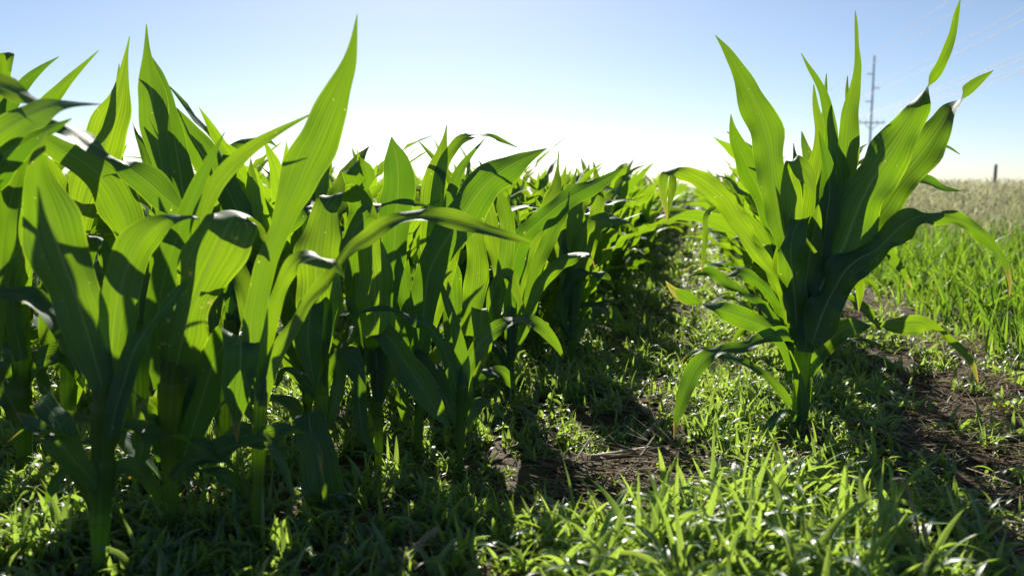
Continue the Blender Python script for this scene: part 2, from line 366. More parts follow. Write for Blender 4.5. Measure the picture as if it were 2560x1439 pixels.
N_ = None
hero('corn_plant', (2000, 1082), 'large lone corn plant with twisted spear leaves on the right of the grassy path',
 [(1997,1085,36),(2000,1000,36),(2003,940,38),(2008,880,44),(2016,810,56),(2022,750,66),(2030,690,60)], [
 lf([(1992,790,34),(1975,690,48),(1960,600,52),(1946,530,68),(1932,460,86),(1925,390,76),(1905,310,90),(1877,240,70),(1850,190,45),(1815,122,18),(1788,88,2)], z=(0.01,0.06), rip=.07, wav=.16),
 lf([(2012,880,48),(2025,790,80),(2058,705,118),(2105,622,140),(2138,538,132),(2168,474,118),(2205,413,112),(2250,345,100),(2282,290,72),(2304,242,54,45),(2318,216,50,80),(2335,187,42,135),(2350,163,33,160),(2369,122,27,170),(2383,80,18,170),(2391,36,13,170),(2401,-4,2,170)], z=(-0.03,-0.10), n=64, rip=.08, wav=.13),
 lf([(2030,760,40),(2110,640,74),(2180,540,96),(2235,462,104),(2285,405,98),(2325,352,86),(2355,308,66,20),(2378,272,52,45),(2397,251,46,80),(2418,229,36,140),(2449,200,23,165),(2484,176,2,170)], z=(0.0,0.04), n=52, rip=.05),
 lf([(2045,700,34),(2070,600,44),(2095,500,54),(2112,420,58),(2120,360,58),(2124,310,50),(2130,260,38),(2138,205,28,20),(2143,155,22,40),(2142,110,15,40),(2140,65,10,20),(2138,27,2)], z=(0.02,0.05), rip=.04),
 lf([(2030,720,30),(2048,600,42),(2062,480,46),(2072,400,40),(2077,340,34),(2072,285,30),(2058,235,24),(2040,198,17),(2020,165,9),(2003,133,2)], z=(0.0,-0.02), rip=.03),
 lf([(2022,720,30),(2028,620,48),(2030,560,58),(2034,500,66),(2042,440,64),(2050,380,42),(2050,330,30),(2043,285,22),(2037,245,12),(2034,210,2)], z=(0.03,0.06), rip=.05),
 lf([(2040,600,30),(2060,450,34),(2068,350,28),(2063,285,20),(2064,235,11),(2066,184,2)], z=(0.04,0.10)),
 lf([(2060,600,30),(2090,440,34),(2112,340,24),(2120,280,16),(2118,230,10),(2119,190,2)], z=(0.04,0.12)),
 lf([(2030,780,36),(2052,660,46),(2066,550,52),(2074,480,50),(2070,420,36),(2059,372,18),(2047,328,2)], z=(-0.03,-0.05), rip=.03),
 lf([(2040,700,36),(2085,560,52),(2104,450,52),(2096,405,46),(2088,375,32),(2086,342,2)], z=(0.0,0.03), rip=.04),
 lf([(1988,760,28,0,0),(1984,620,36,0,0.0),(1980,530,50,0,0),(1976,470,52,0,0),(1973,425,34,0,0),(1981,401,34,N_,-.015),(2000,414,46,170,-.03),(2018,440,42,175,-.04),(2033,480,3,175,-.05)], rip=.03),
 lf([(1995,850,36,0,-.01),(1988,760,60,0,-.03),(1980,670,70,0,-.045),(1977,620,64,10,-.05),(1985,578,56,20,-.045),(2004,548,50,N_,-.03),(2022,560,44,170,.0),(2032,590,20,175,.02),(2036,610,3,175,.02)], rip=.12),
 lf([(2005,870,44),(2012,760,60),(2022,650,60),(2034,585,50),(2042,540,24),(2046,512,3)], z=(-.02,-.06), rip=.08),
 lf([[(1978,800,30),(1960,735,26),(1938,690,26,40),(1915,655,38,20),(1888,620,40,50),(1866,588,46,20),(1838,548,52,0),(1812,502,54,10),(1779,472,52,0),(1737,444,46,0),(1701,430,34,30),(1675,428,26,60),(1660,438,26,20),(1657,470,24,0),(1664,515,13,0),(1668,556,2,0)],
     [(1690,428,16,50),(1683,440,18,20),(1680,475,18),(1673,520,9),(1667,560,2)]], z=(-.01,-.07), n=64, rip=.10, m='dry', raw=1),
 lf([(1978,925,18),(1962,880,22),(1935,838,28),(1904,813,40),(1871,800,50),(1840,788,58),(1812,778,52),(1785,766,36,40),(1762,760,30,85),(1735,752,34,140),(1708,738,34,160),(1682,722,20,165),(1664,702,2,165)], z=(0,-.06), m='dry', n=52, raw=1),
 lf([(1998,850,24),(1975,836,40),(1950,834,46),(1922,838,38),(1895,850,36,30),(1862,868,38,45),(1821,872,38,45),(1785,881,38,30),(1757,900,42),(1735,928,46),(1720,960,46),(1708,990,40),(1698,1022,29),(1690,1058,14),(1685,1097,2)], z=(0,-.1), m='dry', n=56, rip=.07, raw=1),
 lf([(1978,1012,16),(1946,970,24),(1918,940,22),(1885,922,22,50),(1855,906,32),(1825,895,30),(1795,882,24),(1760,876,21),(1725,886,14),(1696,910,2)], z=(0,.08), m='dry'),
 lf([(2030,860,54),(2056,785,88),(2088,718,98),(2118,672,84),(2150,645,72),(2186,628,76),(2220,598,82),(2246,572,72),(2271,553,58,20),(2300,540,58,20),(2335,537,50,20),(2368,543,42,20),(2401,553,36),(2437,572,33),(2471,600,29),(2496,630,23),(2515,669,15),(2524,702,9),(2524,743,2)], z=(-.06,-.13), n=80, rip=.2, lam=.085, m='dry', raw=1, wav=.26),
 lf([(2020,935,30),(2050,888,44),(2085,840,52),(2116,820,46),(2149,815,38,20),(2177,814,32,60),(2197,815,30,90),(2227,818,44,150),(2260,814,54,170),(2296,812,50,170),(2324,820,36,130),(2346,828,28,110),(2374,847,26,150),(2399,869,22,170),(2421,894,19,175),(2435,922,12,175),(2446,958,2,175)], z=(0,-.05), n=64, m='dry', rip=.12, raw=1),
 lf([(2002,1070,20),(2012,1010,30),(2016,960,26),(2028,925,20),(2062,884,23),(2102,858,22,30),(2143,850,18,50),(2185,858,10),(2228,878,2)], z=(-.01,.02), rip=.03),
 lf([(2005,1075,22),(2006,1010,30),(2000,965,26),(1988,920,18),(1976,885,9),(1968,862,2)], z=(-.02,-.03), rip=.03),
 lf([(1978,810,30),(1962,725,42),(1955,660,44),(1962,600,32),(1976,556,3)], z=(.02,.05)),
 lf([(2080,700,20),(2110,655,26,20),(2136,652,26,60),(2148,682,24),(2150,730,19),(2147,780,2)], z=(.02,.06), m='dry'),
 lf([(2036,870,26),(2062,800,44),(2077,768,38),(2088,738,3)], z=(-.02,-.04)),
 lf([(2006,1082,14),(1990,1046,22),(1962,1032,28,50),(1935,1050,26),(1915,1082,22),(1902,1116,3)], z=(-.01,-.09), rip=.03),
])
hero('corn_plant', (1972, 968), 'corn plant directly behind the large lone one at the head of the right row',
 [(1975,968,30),(1980,880,30),(1985,800,34),(1988,720,36),(1990,660,30)], [
 lf([(1995,740,24),(2120,560,42),(2220,458,40),(2270,438,38),(2315,452,32),(2360,470,18),(2403,478,2)], z=(0,.05)),
 lf([(2000,720,24),(2150,480,36),(2250,390,30),(2300,366,22),(2343,362,17),(2375,371,9),(2400,386,2)], z=(0,.15)),
 lf([(1975,740,24),(1940,590,44),(1908,495,56),(1881,440,62),(1857,390,52),(1839,345,32),(1830,310,13),(1827,286,2)], z=(0,-.1), rip=.05),
 lf([(1980,700,24),(1955,500,36),(1920,415,30),(1893,385,22),(1855,357,13),(1817,329,2)], z=(0,.1)),
 lf([(1990,700,24),(2010,520,40),(2022,430,38),(2020,395,30),(2010,355,15),(2004,328,2)], z=(0,.05)),
 lf([(1985,680,20),(1992,480,26),(1990,410,18),(1986,385,9),(1984,358,2)], z=(0,.12)),
 lf([(2010,700,24),(2075,520,34),(2115,430,28),(2135,390,20),(2150,373,13),(2168,360,2)], z=(0,.1)),
 lf([(1950,660,20),(1880,560,28),(1830,531,26,55),(1790,524,22,60),(1768,535,17,20),(1764,580,15),(1759,630,12),(1754,680,2)], z=(0,-.05), m='dry'),
 lf([(1978,860,18),(1935,800,24),(1890,752,24,40),(1857,733,24,65),(1823,714,30,30),(1803,695,30),(1775,682,26),(1745,684,13),(1720,692,2)], z=(0,-.05), m='dry'),
 lf([(1972,820,18),(1930,742,28),(1890,702,30),(1850,682,24),(1815,692,2)], z=(0,-.02)),
 lf([(1976,800,20),(1940,702,34),(1910,642,38),(1880,602,30),(1850,590,16),(1828,602,2)], z=(0,.06)),
 lf([(1972,870,16),(1930,832,26),(1890,816,26,20),(1850,832,18),(1823,862,2)], z=(0,.05), m='dry'),
 lf([(1978,790,20),(1956,682,38),(1936,622,40),(1902,572,28),(1868,543,2)], z=(0,.1)),
 lf([(1985,830,20),(2020,770,36),(2060,745,40,20),(2110,745,36,30),(2150,765,30),(2185,800,18),(2205,830,2)], z=(0,.1)),
 lf([(1982,780,24),(2060,690,40),(2130,640,44,20),(2190,625,36,30),(2235,650,26),(2265,690,14),(2280,720,2)], z=(0,.18), m='dry'),
], group='corn plants of the row right of the path')
hero('corn_plant', (250, 1428), 'big corn plant with a broad V of leaves, nearest the camera on the left',
 [(250,1432,40),(250,1330,44),(253,1220,54),(258,1120,60),(262,1020,60),(266,960,54)], [
 lf([(262,990,60),(238,900,88),(208,800,116),(182,720,138),(156,650,148),(131,570,146),(111,500,116),(100,450,78),(98,400,44),(104,365,30,40),(112,335,25,60),(126,319,3,60)], z=(-.01,-.06), rip=.05),
 lf([(276,990,54),(284,890,78),(292,795,92),(306,710,100),(326,650,96),(352,600,92),(382,568,72),(417,549,46),(455,541,25,35),(480,540,15,50),(499,549,2)], z=(.0,.03), rip=.05),
 lf([(250,1228,40,0,-.01),(215,1182,56,0,-.03),(176,1140,70,0,-.05),(152,1108,76,0,-.06),(136,1084,66,N_,-.07),(112,1080,50,150,-.06),(88,1064,40,160,-.05),(66,1050,30,160,-.04),(40,1030,3,165,-.03)], m='dry', label='lower leaf with a yellowed edge'),
 lf([(276,1090,40),(290,1020,56),(312,950,54),(330,890,54),(355,840,52,30),(385,800,46,50),(415,765,40,40),(445,728,26,20),(472,698,2)], z=(-.02,.02)),
 lf([(266,1235,30),(288,1172,44),(325,1166,44,20),(360,1190,40),(386,1225,28),(401,1264,2)], z=(.0,.09)),
 lf([(252,1240,28),(225,1175,40),(195,1166,40,20),(160,1186,38),(130,1222,26),(111,1264,2)], z=(.01,.08)),
 lf([(215,940,28),(185,870,56),(152,816,66,30),(110,775,56,40),(70,745,48,40),(30,733,42,30),(-10,735,34,20),(-60,762,2)], z=(.02,.05), m='blot'),
 lf([(258,1150,30),(285,1080,40),(300,1020,40),(305,960,28),(300,910,3)], z=(.01,.02)),
])
hero('corn_plant', (427, 1335), 'corn plant with a broad yellow-scarred leaf bent over towards the right, left foreground',
 [(427,1342,36),(427,1240,38),(424,1150,44),(424,1050,54),(428,960,58),(434,900,50)], [
 lf([(430,980,58,0,0),(443,910,92,0,-.01),(456,845,118,0,-.02),(468,790,108,0,-.02),(484,752,104,0,-.02),(506,700,134,0,-.02),(535,640,150,0,-.02),(562,580,146,5,-.02),(588,540,110,25,0),(615,536,76,60,.02),(640,552,54,90,.02),(659,582,36,120,.01),(671,612,19,130,0),(680,632,2,130,0)], n=60, rip=.05, m='blot', label='broad leaf with yellow scars'),
 lf([(405,970,46),(393,870,64),(395,785,72),(408,705,70),(428,632,60),(452,567,50),(478,502,43),(503,446,34),(530,389,21),(548,355,8),(562,330,2)], z=(.0,.03), rip=.03),
 lf([(428,1195,30),(456,1165,36),(511,1140,52),(567,1118,64),(622,1104,64),(678,1096,54),(734,1084,40,20),(770,1084,32,30),(790,1103,25),(800,1136,15),(804,1185,2)], z=(-.01,-.06), m='dry'),
 lf([(440,1200,36,0,.01),(478,1085,74,0,.02),(508,985,86,0,.02),(538,900,76,0,.015),(568,850,80,N_,.01),(596,838,96,N_,-.01),(602,870,96,180,-.03),(600,930,90,180,-.03),(594,990,64,180,-.03),(590,1045,28,180,-.025),(593,1108,2,180,-.02)], rip=.04, m='dry', n=52),
 lf([(402,1152,18),(392,1100,38),(375,1050,48),(355,1008,44,40),(340,985,34,70),(325,975,20,60),(305,980,3,60)], z=(0,-.04)),
 lf([(415,1080,20,0,0),(385,1010,34,30,-.01),(358,1000,34,N_,-.03),(352,1060,38,170,-.04),(358,1118,36,170,-.05),(345,1162,24,170,-.05),(321,1198,2,170,-.05)], m='dry'),
 lf([(440,1060,30),(462,980,44),(472,930,44),(478,880,30),(482,845,3)], z=(.01,.03)),
 lf([(440,900,34),(498,600,38),(510,522,44),(530,472,46),(560,431,44),(600,394,40),(645,360,31),(695,328,20),(745,302,9),(793,278,2)], z=(.03,.1), rip=.03),
 lf([(432,1210,24),(480,1180,36),(530,1180,42,20),(570,1195,36),(600,1225,28),(625,1262,2)], z=(.03,.12)),
])
hero('corn_plant', (640, 1345), 'corn plant with one tall bright spear leaf rising highest into the sky',
 [(640,1348,34),(644,1250,34),(646,1150,34),(650,1050,34),(655,980,32),(656,930,28)], [
 lf([(654,1000,32),(641,900,56),(636,830,64),(642,760,64),(658,690,58),(676,630,52),(698,570,54),(722,510,78),(745,460,102),(770,400,110),(795,345,108),(820,290,97),(846,230,72),(868,170,45),(883,105,21),(893,36,2)], z=(-.01,.02), rip=.04, n=56),
 lf([(656,1015,28),(672,940,40),(695,880,40),(735,815,44,30),(772,752,36,50),(815,708,48,40),(850,660,48,40),(882,618,46,42),(923,592,48,45),(965,562,52,45),(1007,547,58,45),(1062,541,62,45),(1118,549,60,45),(1174,562,56,45),(1229,578,46,40),(1271,590,28,30),(1337,609,2)], z=(-.01,.06), n=64, rip=.09, lam=.11, raw=1),
 lf([(645,1060,24),(612,1010,36),(596,950,44),(590,890,44,20),(580,850,30,20),(566,820,2)], z=(.02,.06)),
 lf([(650,1080,24),(664,1092,30,30),(690,1128,30),(708,1165,26),(722,1205,18),(742,1262,2)], z=(-.03,-.06)),
 lf([(650,960,30),(628,820,40),(608,720,50),(585,660,48),(560,620,36),(545,600,3)], z=(.03,.1)),
 lf([(656,900,36),(690,760,40),(720,680,40,30),(760,640,40,40),(800,645,36,30),(835,665,26),(860,690,3)], z=(.02,-.05)),
 lf([(648,1120,22),(612,1080,34),(575,1090,34,30),(545,1130,28),(525,1180,2)], z=(.03,.1), m='dry'),
])
hero('corn_plant', (806, 1205), 'corn plant whose broad lit leaf folds over at the top, beside the tallest spear',
 [(808,1212,30),(806,1100,30),(804,1000,34),(803,920,38),(802,850,40)], [
 lf([(802,910,40,0,0),(798,830,84,0,-.01),(797,760,120,0,-.015),(796,690,128,0,-.015),(797,640,124,0,-.01),(803,590,104,0,0),(808,545,82,5,.01),(818,507,66,20,.02),(838,487,58,60,.03),(865,481,54,N_,.04),(895,482,48,150,.03),(918,507,32,160,.02),(936,536,17,165,.01),(954,562,2,165,0)], n=60, rip=.07),
 lf([(812,890,20),(832,762,26),(855,650,28),(875,602,32),(900,552,48),(930,526,48,20),(965,512,31,30),(1010,507,19),(1050,511,10),(1087,519,2)], z=(0,.08)),
 lf([(803,925,22,0,.0),(812,830,36,0,-.01),(800,765,56,N_,-.02),(782,760,72,N_,-.035),(773,800,82,180,-.045),(771,850,74,180,-.05),(776,905,50,180,-.05),(784,950,22,180,-.05),(789,974,2,180,-.05)], rip=.08),
 lf([(803,1130,24,0,0),(793,1070,40,0,-.02),(772,1032,64,N_,-.05),(776,1070,88,180,-.07),(790,1120,102,180,-.08),(805,1180,106,180,-.09),(815,1250,92,180,-.09),(822,1310,54,180,-.09),(829,1362,3,180,-.09)], rip=.06, m='dry'),
 lf([(808,1080,22),(835,1010,36),(850,950,36,20),(846,900,28),(838,870,3)], z=(.0,.03)),
 lf([(800,1000,24),(768,960,34),(745,930,36,30),(720,925,30,40),(700,945,20),(690,970,2)], z=(.02,.05)),
 lf([(806,960,24),(836,900,36,20),(862,880,36,40),(890,900,30,30),(905,935,18),(915,965,2)], z=(-.01,-.05), m='dry'),
])
hero('corn_plant', (944, 1148), 'corn plant with a crumpled grey leaf at its top and a wide dark leaf below',
 [(947,1152,22),(946,1050,22),(944,1000,25),(941,920,30),(940,850,34)], [
 lf([(945,965,30),(962,862,40),(972,762,48),(980,682,56),(985,620,70),(990,550,86),(994,480,90),(995,430,84),(990,390,58),(983,362,24),(979,342,2)], z=(.02,.04), rip=.05),
 lf([(945,1005,28),(942,920,48),(940,850,78),(938,780,92),(937,710,94),(932,650,84),(926,600,58),(930,565,26),(935,538,2)], z=(-.01,-.02), rip=.09),
 lf([(935,900,24,0,.02),(893,760,54,0,.04),(892,660,76,0,.04),(900,590,80,0,.04),(902,520,72,0,.03),(893,465,62,0,.02),(880,432,56,N_,.0),(886,410,50,N_,-.02),(908,416,44,150,-.03),(921,440,34,170,-.03),(912,462,20,170,-.02),(894,470,3,170,-.02)], rip=.18, lam=.05),
 lf([(946,965,30,0,0),(934,890,46,0,-.01),(938,850,52,N_,-.03),(958,832,56,N_,-.05),(985,862,68,160,-.06),(1015,910,74,175,-.07),(1045,955,74,180,-.08),(1075,1000,62,180,-.08),(1100,1035,37,180,-.08),(1126,1070,2,180,-.08)], rip=.05),
 lf([(945,925,16),(915,930,34,40),(900,970,38),(898,1020,38),(906,1070,29),(925,1110,19),(949,1142,2)], z=(-.01,-.05), m='dry'),
 lf([(946,1000,22),(972,940,30),(985,900,36),(990,850,36),(986,800,26),(980,770,2)], z=(0,.02)),
 lf([(948,1010,20),(975,960,30),(1000,990,34,30),(1012,1040,26),(1020,1075,2)], z=(.02,.06)),
])
hero('corn_plant', (1042, 1118), 'corn plant with a long broad leaf reaching up to the right against the sky',
 [(1046,1120,22),(1048,1020,22),(1050,940,26),(1052,880,30)], [
 lf([(1049,1000,24),(1052,905,34),(1056,822,56),(1062,750,74),(1073,680,82),(1096,632,86),(1126,586,96),(1156,541,104),(1186,496,102),(1216,459,94),(1251,430,86),(1291,406,62),(1329,388,27),(1367,371,2)], z=(-.02,-.02), n=60, rip=.06),
 lf([(1058,860,30),(1075,700,42),(1080,560,64),(1085,480,68),(1095,420,52),(1105,375,29),(1112,345,11),(1117,313,2)], z=(.02,.08), rip=.04),
 lf([(1056,840,24),(1078,640,30),(1092,500,38),(1106,420,33),(1126,378,28),(1165,343,24,20),(1215,340,19,30),(1255,352,11),(1294,369,2)], z=(.02,.12)),
 lf([(1060,880,24),(1135,640,30),(1150,520,28),(1135,460,25),(1105,420,20),(1075,385,11),(1047,353,2)], z=(.02,.1)),
 lf([(1062,860,24),(1100,640,34),(1129,478,29),(1147,431,25),(1174,390,14),(1211,348,2)], z=(.02,.05)),
 lf([(1050,900,24),(1030,820,40),(1012,740,46),(1005,680,44),(1000,620,30),(1002,570,2)], z=(0,.02)),
 lf([(1048,1000,20),(1018,930,32),(1010,860,40),(1018,790,40),(1030,740,26),(1040,710,2)], z=(.02,.06)),
 lf([(1050,980,20),(1075,920,34),(1100,880,38,20),(1130,870,30),(1155,890,16),(1165,910,2)], z=(0,-.04)),
], )
hero('corn_plant', (1150, 1168), 'small corn plant with a bright arching leaf, rooted furthest towards the path',
 [(1150,1170,18),(1150,1090,18),(1152,1010,22),(1157,960,24)], [
 lf([(1155,1000,28),(1160,920,34),(1149,870,33),(1139,820,29),(1125,775,25),(1107,722,13),(1096,689,2)], z=(0,-.02), rip=.03),
 lf([(1154,1015,26),(1162,945,38),(1180,897,40),(1202,856,43),(1237,826,43),(1275,808,38,10),(1310,801,36,40),(1345,812,36,20),(1375,840,30),(1396,870,17),(1409,899,2)], z=(0,.05), rip=.06),
 lf([(1150,1015,22),(1135,945,32),(1118,895,30),(1095,848,30),(1066,812,32),(1029,795,28,30),(993,775,23,40),(951,769,17),(909,777,9),(863,794,2)], z=(0,-.07), rip=.05),
 lf([(1152,1090,16),(1178,1040,28),(1210,1010,26,30),(1240,1020,18),(1262,1050,2)], z=(.01,.05)),
])
hero('corn_plant', (1190, 1062), 'corn plant with a torn grey leaf hanging flat, behind the small arching one',
 [(1172,1062,20),(1171,980,22),(1170,900,26),(1172,840,26)], [
 lf([(1168,960,24),(1168,880,36),(1176,800,54),(1189,720,62),(1193,650,60),(1188,590,48),(1182,540,30),(1178,500,2)], z=(0,.03), rip=.09),
 lf([(1160,950,24),(1128,850,38),(1132,755,54),(1129,690,50),(1121,640,24),(1116,608,2)], z=(-.01,-.02)),
 lf([(1178,960,20,0,.02),(1212,870,34,0,.03),(1205,800,40,0,.02),(1200,772,42,N_,.0),(1202,795,46,180,-.02),(1205,845,46,180,-.03),(1207,890,24,180,-.03),(1209,914,2,180,-.03)], m='dry', rip=.05),
 lf([(1174,900,24),(1230,790,34),(1258,690,38),(1267,600,42),(1268,555,42),(1259,513,36),(1246,474,2)], z=(.02,.05)),
 lf([(1176,920,20),(1225,790,28),(1236,720,36,30),(1255,692,32,50),(1276,693,30,20),(1291,725,25),(1301,760,15),(1311,792,2)], z=(.02,-.03)),
 lf([(1172,980,20),(1200,940,30),(1240,930,30,30),(1275,955,22),(1298,990,2)], z=(.02,.08)),
])
hero('corn_plant', (1275, 1000), 'corn plant with a long leaf pointing right, rooted midway along the path edge',
 [(1275,1000,18),(1276,900,20),(1277,820,22),(1278,760,20)], [
 lf([(1276,900,22),(1275,780,36),(1279,700,56),(1291,632,64),(1309,592,58),(1336,565,50),(1371,535,58),(1417,500,58),(1464,473,49),(1512,449,30),(1545,428,10),(1561,417,2)], z=(-.01,-.08), n=56, rip=.07),
 lf([(1280,860,20),(1320,640,28),(1361,540,36),(1381,490,38),(1392,455,23),(1394,425,9),(1397,377,2)], z=(0,.1)),
 lf([(1279,900,18),(1318,800,30),(1343,726,34),(1375,682,34),(1408,651,40),(1438,641,30),(1462,637,16),(1476,642,8),(1490,676,2)], z=(0,-.06), m='dry'),
 lf([(1277,820,22),(1255,700,38),(1235,610,42),(1222,540,40),(1215,480,26),(1212,435,2)], z=(0,.06)),
 lf([(1275,880,20),(1315,760,36),(1345,650,44),(1380,580,40),(1410,520,30),(1430,470,14),(1442,421,2)], z=(0,.15)),
 lf([(1274,930,18),(1250,880,28),(1228,860,32,30),(1205,875,26),(1190,910,2)], z=(0,.08)),
])
hero('corn_plant', (1425, 918), 'corn plant with a glowing leaf curling down to the right, along the path edge',
 [(1428,918,16),(1430,840,18),(1432,770,20),(1434,720,18)], [
 lf([(1431,830,22),(1436,740,34),(1446,650,50),(1460,595,60),(1482,567,58),(1508,550,47),(1536,545,34,20),(1564,555,22,20),(1595,582,2)], z=(-.01,-.05), rip=.07),
 lf([(1428,850,18),(1405,790,28),(1416,725,34),(1446,690,34),(1480,680,29,30),(1512,690,22),(1528,708,10),(1537,724,2)], z=(-.01,-.07), m='dry'),
 lf([(1432,780,22),(1425,660,40),(1430,570,48),(1450,510,46),(1480,480,36),(1515,470,16),(1540,475,2)], z=(0,.1)),
 lf([(1434,780,20),(1470,640,34),(1490,540,40),(1495,470,30),(1488,430,12),(1484,405,2)], z=(0,.1)),
 lf([(1428,780,20),(1405,640,34),(1398,560,40),(1400,500,36),(1408,450,18),(1415,415,2)], z=(0,.05)),
 lf([(1430,870,16),(1470,800,28),(1510,775,28,30),(1545,790,22),(1565,825,2)], z=(0,.05)),
])
# plants of the first rows whose feet are hidden by the ones above
hero('corn_plant', (-70, 1330), 'corn plant at the far left edge with pale leaves leaning in over its neighbours',
 [(-70,1330,44),(-72,1150,48),(-75,950,52),(-78,760,48)], [
 lf([(-110,760,60),(-130,600,80),(-105,470,92),(-60,395,96),(0,338,92),(50,305,86),(100,280,70),(150,263,38),(195,260,18),(253,261,2)], z=(-.04,-.16), rip=.03),
 lf([(-80,800,60),(-75,620,80),(-60,500,96),(-20,428,92),(30,380,68),(85,346,42),(130,321,26),(180,296,2)], z=(-.03,-.13), rip=.04),
 lf([(-70,700,50),(-90,420,56),(-80,260,60),(-50,205,62),(0,214,60),(42,232,46),(82,250,28),(118,275,3)], z=(0,-.08)),
 lf([(-75,800,48),(-60,560,52),(0,400,54),(62,320,52),(128,302,54,40),(185,328,62,50),(235,364,68,50),(290,398,50,70),(330,426,70,20),(370,456,88),(410,492,78),(446,522,48),(480,552,22),(503,566,2)], z=(0,.06), n=64, rip=.05),
 lf([(-20,900,40),(0,700,46),(10,600,50),(26,500,52),(46,420,46),(63,368,32),(77,340,2)], z=(.02,.05)),
], group='corn plants in the second row of the field')
hero('corn_plant', (60, 1180), 'corn plant behind the leftmost pale leaves with two dark spears against the sky',
 [(60,1180,36),(58,1050,38),(55,900,40),(52,760,38)], [
 lf([(55,760,36),(52,560,44),(64,420,48),(91,320,46),(119,258,39),(156,215,28),(200,172,14),(247,126,2)], z=(0,.03)),
 lf([(48,760,36),(15,480,44),(5,330,42),(31,252,38),(63,206,30),(102,172,16),(147,142,2)], z=(0,.06)),
 lf([(45,740,30,0,.02),(0,400,32,0,.02),(0,260,32,0,0),(8,190,32,0,0),(14,138,32,N_,-.01),(24,134,24,170,-.03),(24,180,8,170,-.04)]),
 lf([(58,760,40),(60,620,48),(62,540,52),(66,470,58),(72,410,46),(85,370,23),(96,348,2)], z=(-.02,-.05)),
 lf([(60,960,24),(100,900,40,20),(150,890,44,40),(190,925,34,20),(215,980,2)], z=(0,.05)),
 lf([(55,900,30),(35,800,48),(40,700,52),(60,640,44,20),(65,600,3)], z=(-.02,-.06)),
 lf([(60,1000,24),(20,930,40,20),(-20,925,40,40),(-60,965,3)], z=(0,-.05)),
], group='corn plants in the second row of the field')
hero('corn_plant', (172, 1160), 'corn plant with a broad shadow-crossed leaf ending in a torn pointed tip',
 [(172,1160,34),(172,1040,36),(172,900,40),(174,780,36)], [
 lf([(174,760,44),(190,610,58),(206,522,76),(226,455,102),(246,400,110),(266,345,104),(283,290,86),(297,245,56),(306,205,33),(312,165,19),(318,125,8),(324,91,2)], z=(0,.03), rip=.03),
 lf([(180,240+140,14),(262,330,20),(288,270,24),(295,215,14),(298,160,2)], z=(.03,.04)),
 lf([(172,780,30),(166,640,34),(160,560,48),(150,490,52),(135,440,42),(120,405,23),(111,388,2)], z=(0,-.03)),
 lf([(172,900,30),(195,780,44),(205,690,48),(225,610,44,20),(240,590,30,30),(250,640,3,30)], z=(0,-.05)),
 lf([(172,950,26),(130,880,40),(120,800,46),(125,720,46),(118,660,30),(112,610,2)], z=(0,.06)),
 lf([(172,1020,22),(215,940,36),(260,930,36,30),(300,965,28),(320,1010,2)], z=(0,.04)),
], group='corn plants in the second row of the field')
hero('corn_plant', (352, 1190), 'corn plant with a dark leaf bending left and a half-shaded spear above it',
 [(352,1190,34),(352,1070,36),(352,930,40),(352,800,36)], [
 lf([(350,800,40),(342,690,56),(328,602,80),(308,530,104),(278,475,102),(240,430,90),(195,398,74),(150,372,58),(115,350,42),(92,332,3)], z=(-.02,-.08), rip=.04),
 lf([(360,800,34),(425,560,38),(410,450,38),(400,390,50),(389,330,70),(382,280,78),(378,235,74),(374,195,52),(370,150,29),(367,110,14),(366,61,2)], z=(0,.02), rip=.03),
 lf([(365,820,34),(470,640,44),(464,540,72),(453,450,76),(440,370,62),(428,300,40),(417,235,29),(402,185,16),(385,155,7),(379,142,2)], z=(.02,.08), rip=.04),
 lf([(352,780,30),(405,560,30),(391,460,40),(373,400,40),(353,350,24),(341,325,10),(332,307,2)], z=(0,.1)),
 lf([(355,900,30),(385,800,46),(400,720,50),(420,660,44),(440,630,3)], z=(0,.05)),
 lf([(350,900,28),(310,800,44),(290,720,48,10),(262,640,40,30),(235,600,30,40),(210,620,3)], z=(0,.06)),
], group='corn plants in the second row of the field')
hero('corn_plant', (560, 1130), 'corn plant standing behind the tall bright spear leaf with a long blade leaning left',
 [(565,1130,32),(568,1020,34),(572,900,36),(576,800,34)], [
 lf([(578,840,36),(610,640,54),(594,535,72),(569,476,76),(539,430,78),(509,388,76),(479,345,64),(451,303,45),(426,268,23),(401,240,2)], z=(0,-.03), rip=.04),
 lf([(576,800,30),(575,600,34),(570,500,40),(569,440,45),(581,386,41),(606,357,34,20),(640,346,25,40),(675,353,11),(692,367,2)], z=(0,.06)),
 lf([(585,820,34),(638,680,44),(636,600,48),(633,530,48),(631,470,38),(629,430,19),(627,396,2)], z=(0,.04), rip=.03),
 lf([(580,830,30),(660,640,44),(720,560,50),(760,520,46,20),(800,520,36,30),(840,560,3)], z=(0,.1)),
 lf([(575,900,28),(540,820,44),(530,760,50),(545,690,50),(560,650,3)], z=(0,.05)),
], group='corn plants in the second row of the field')

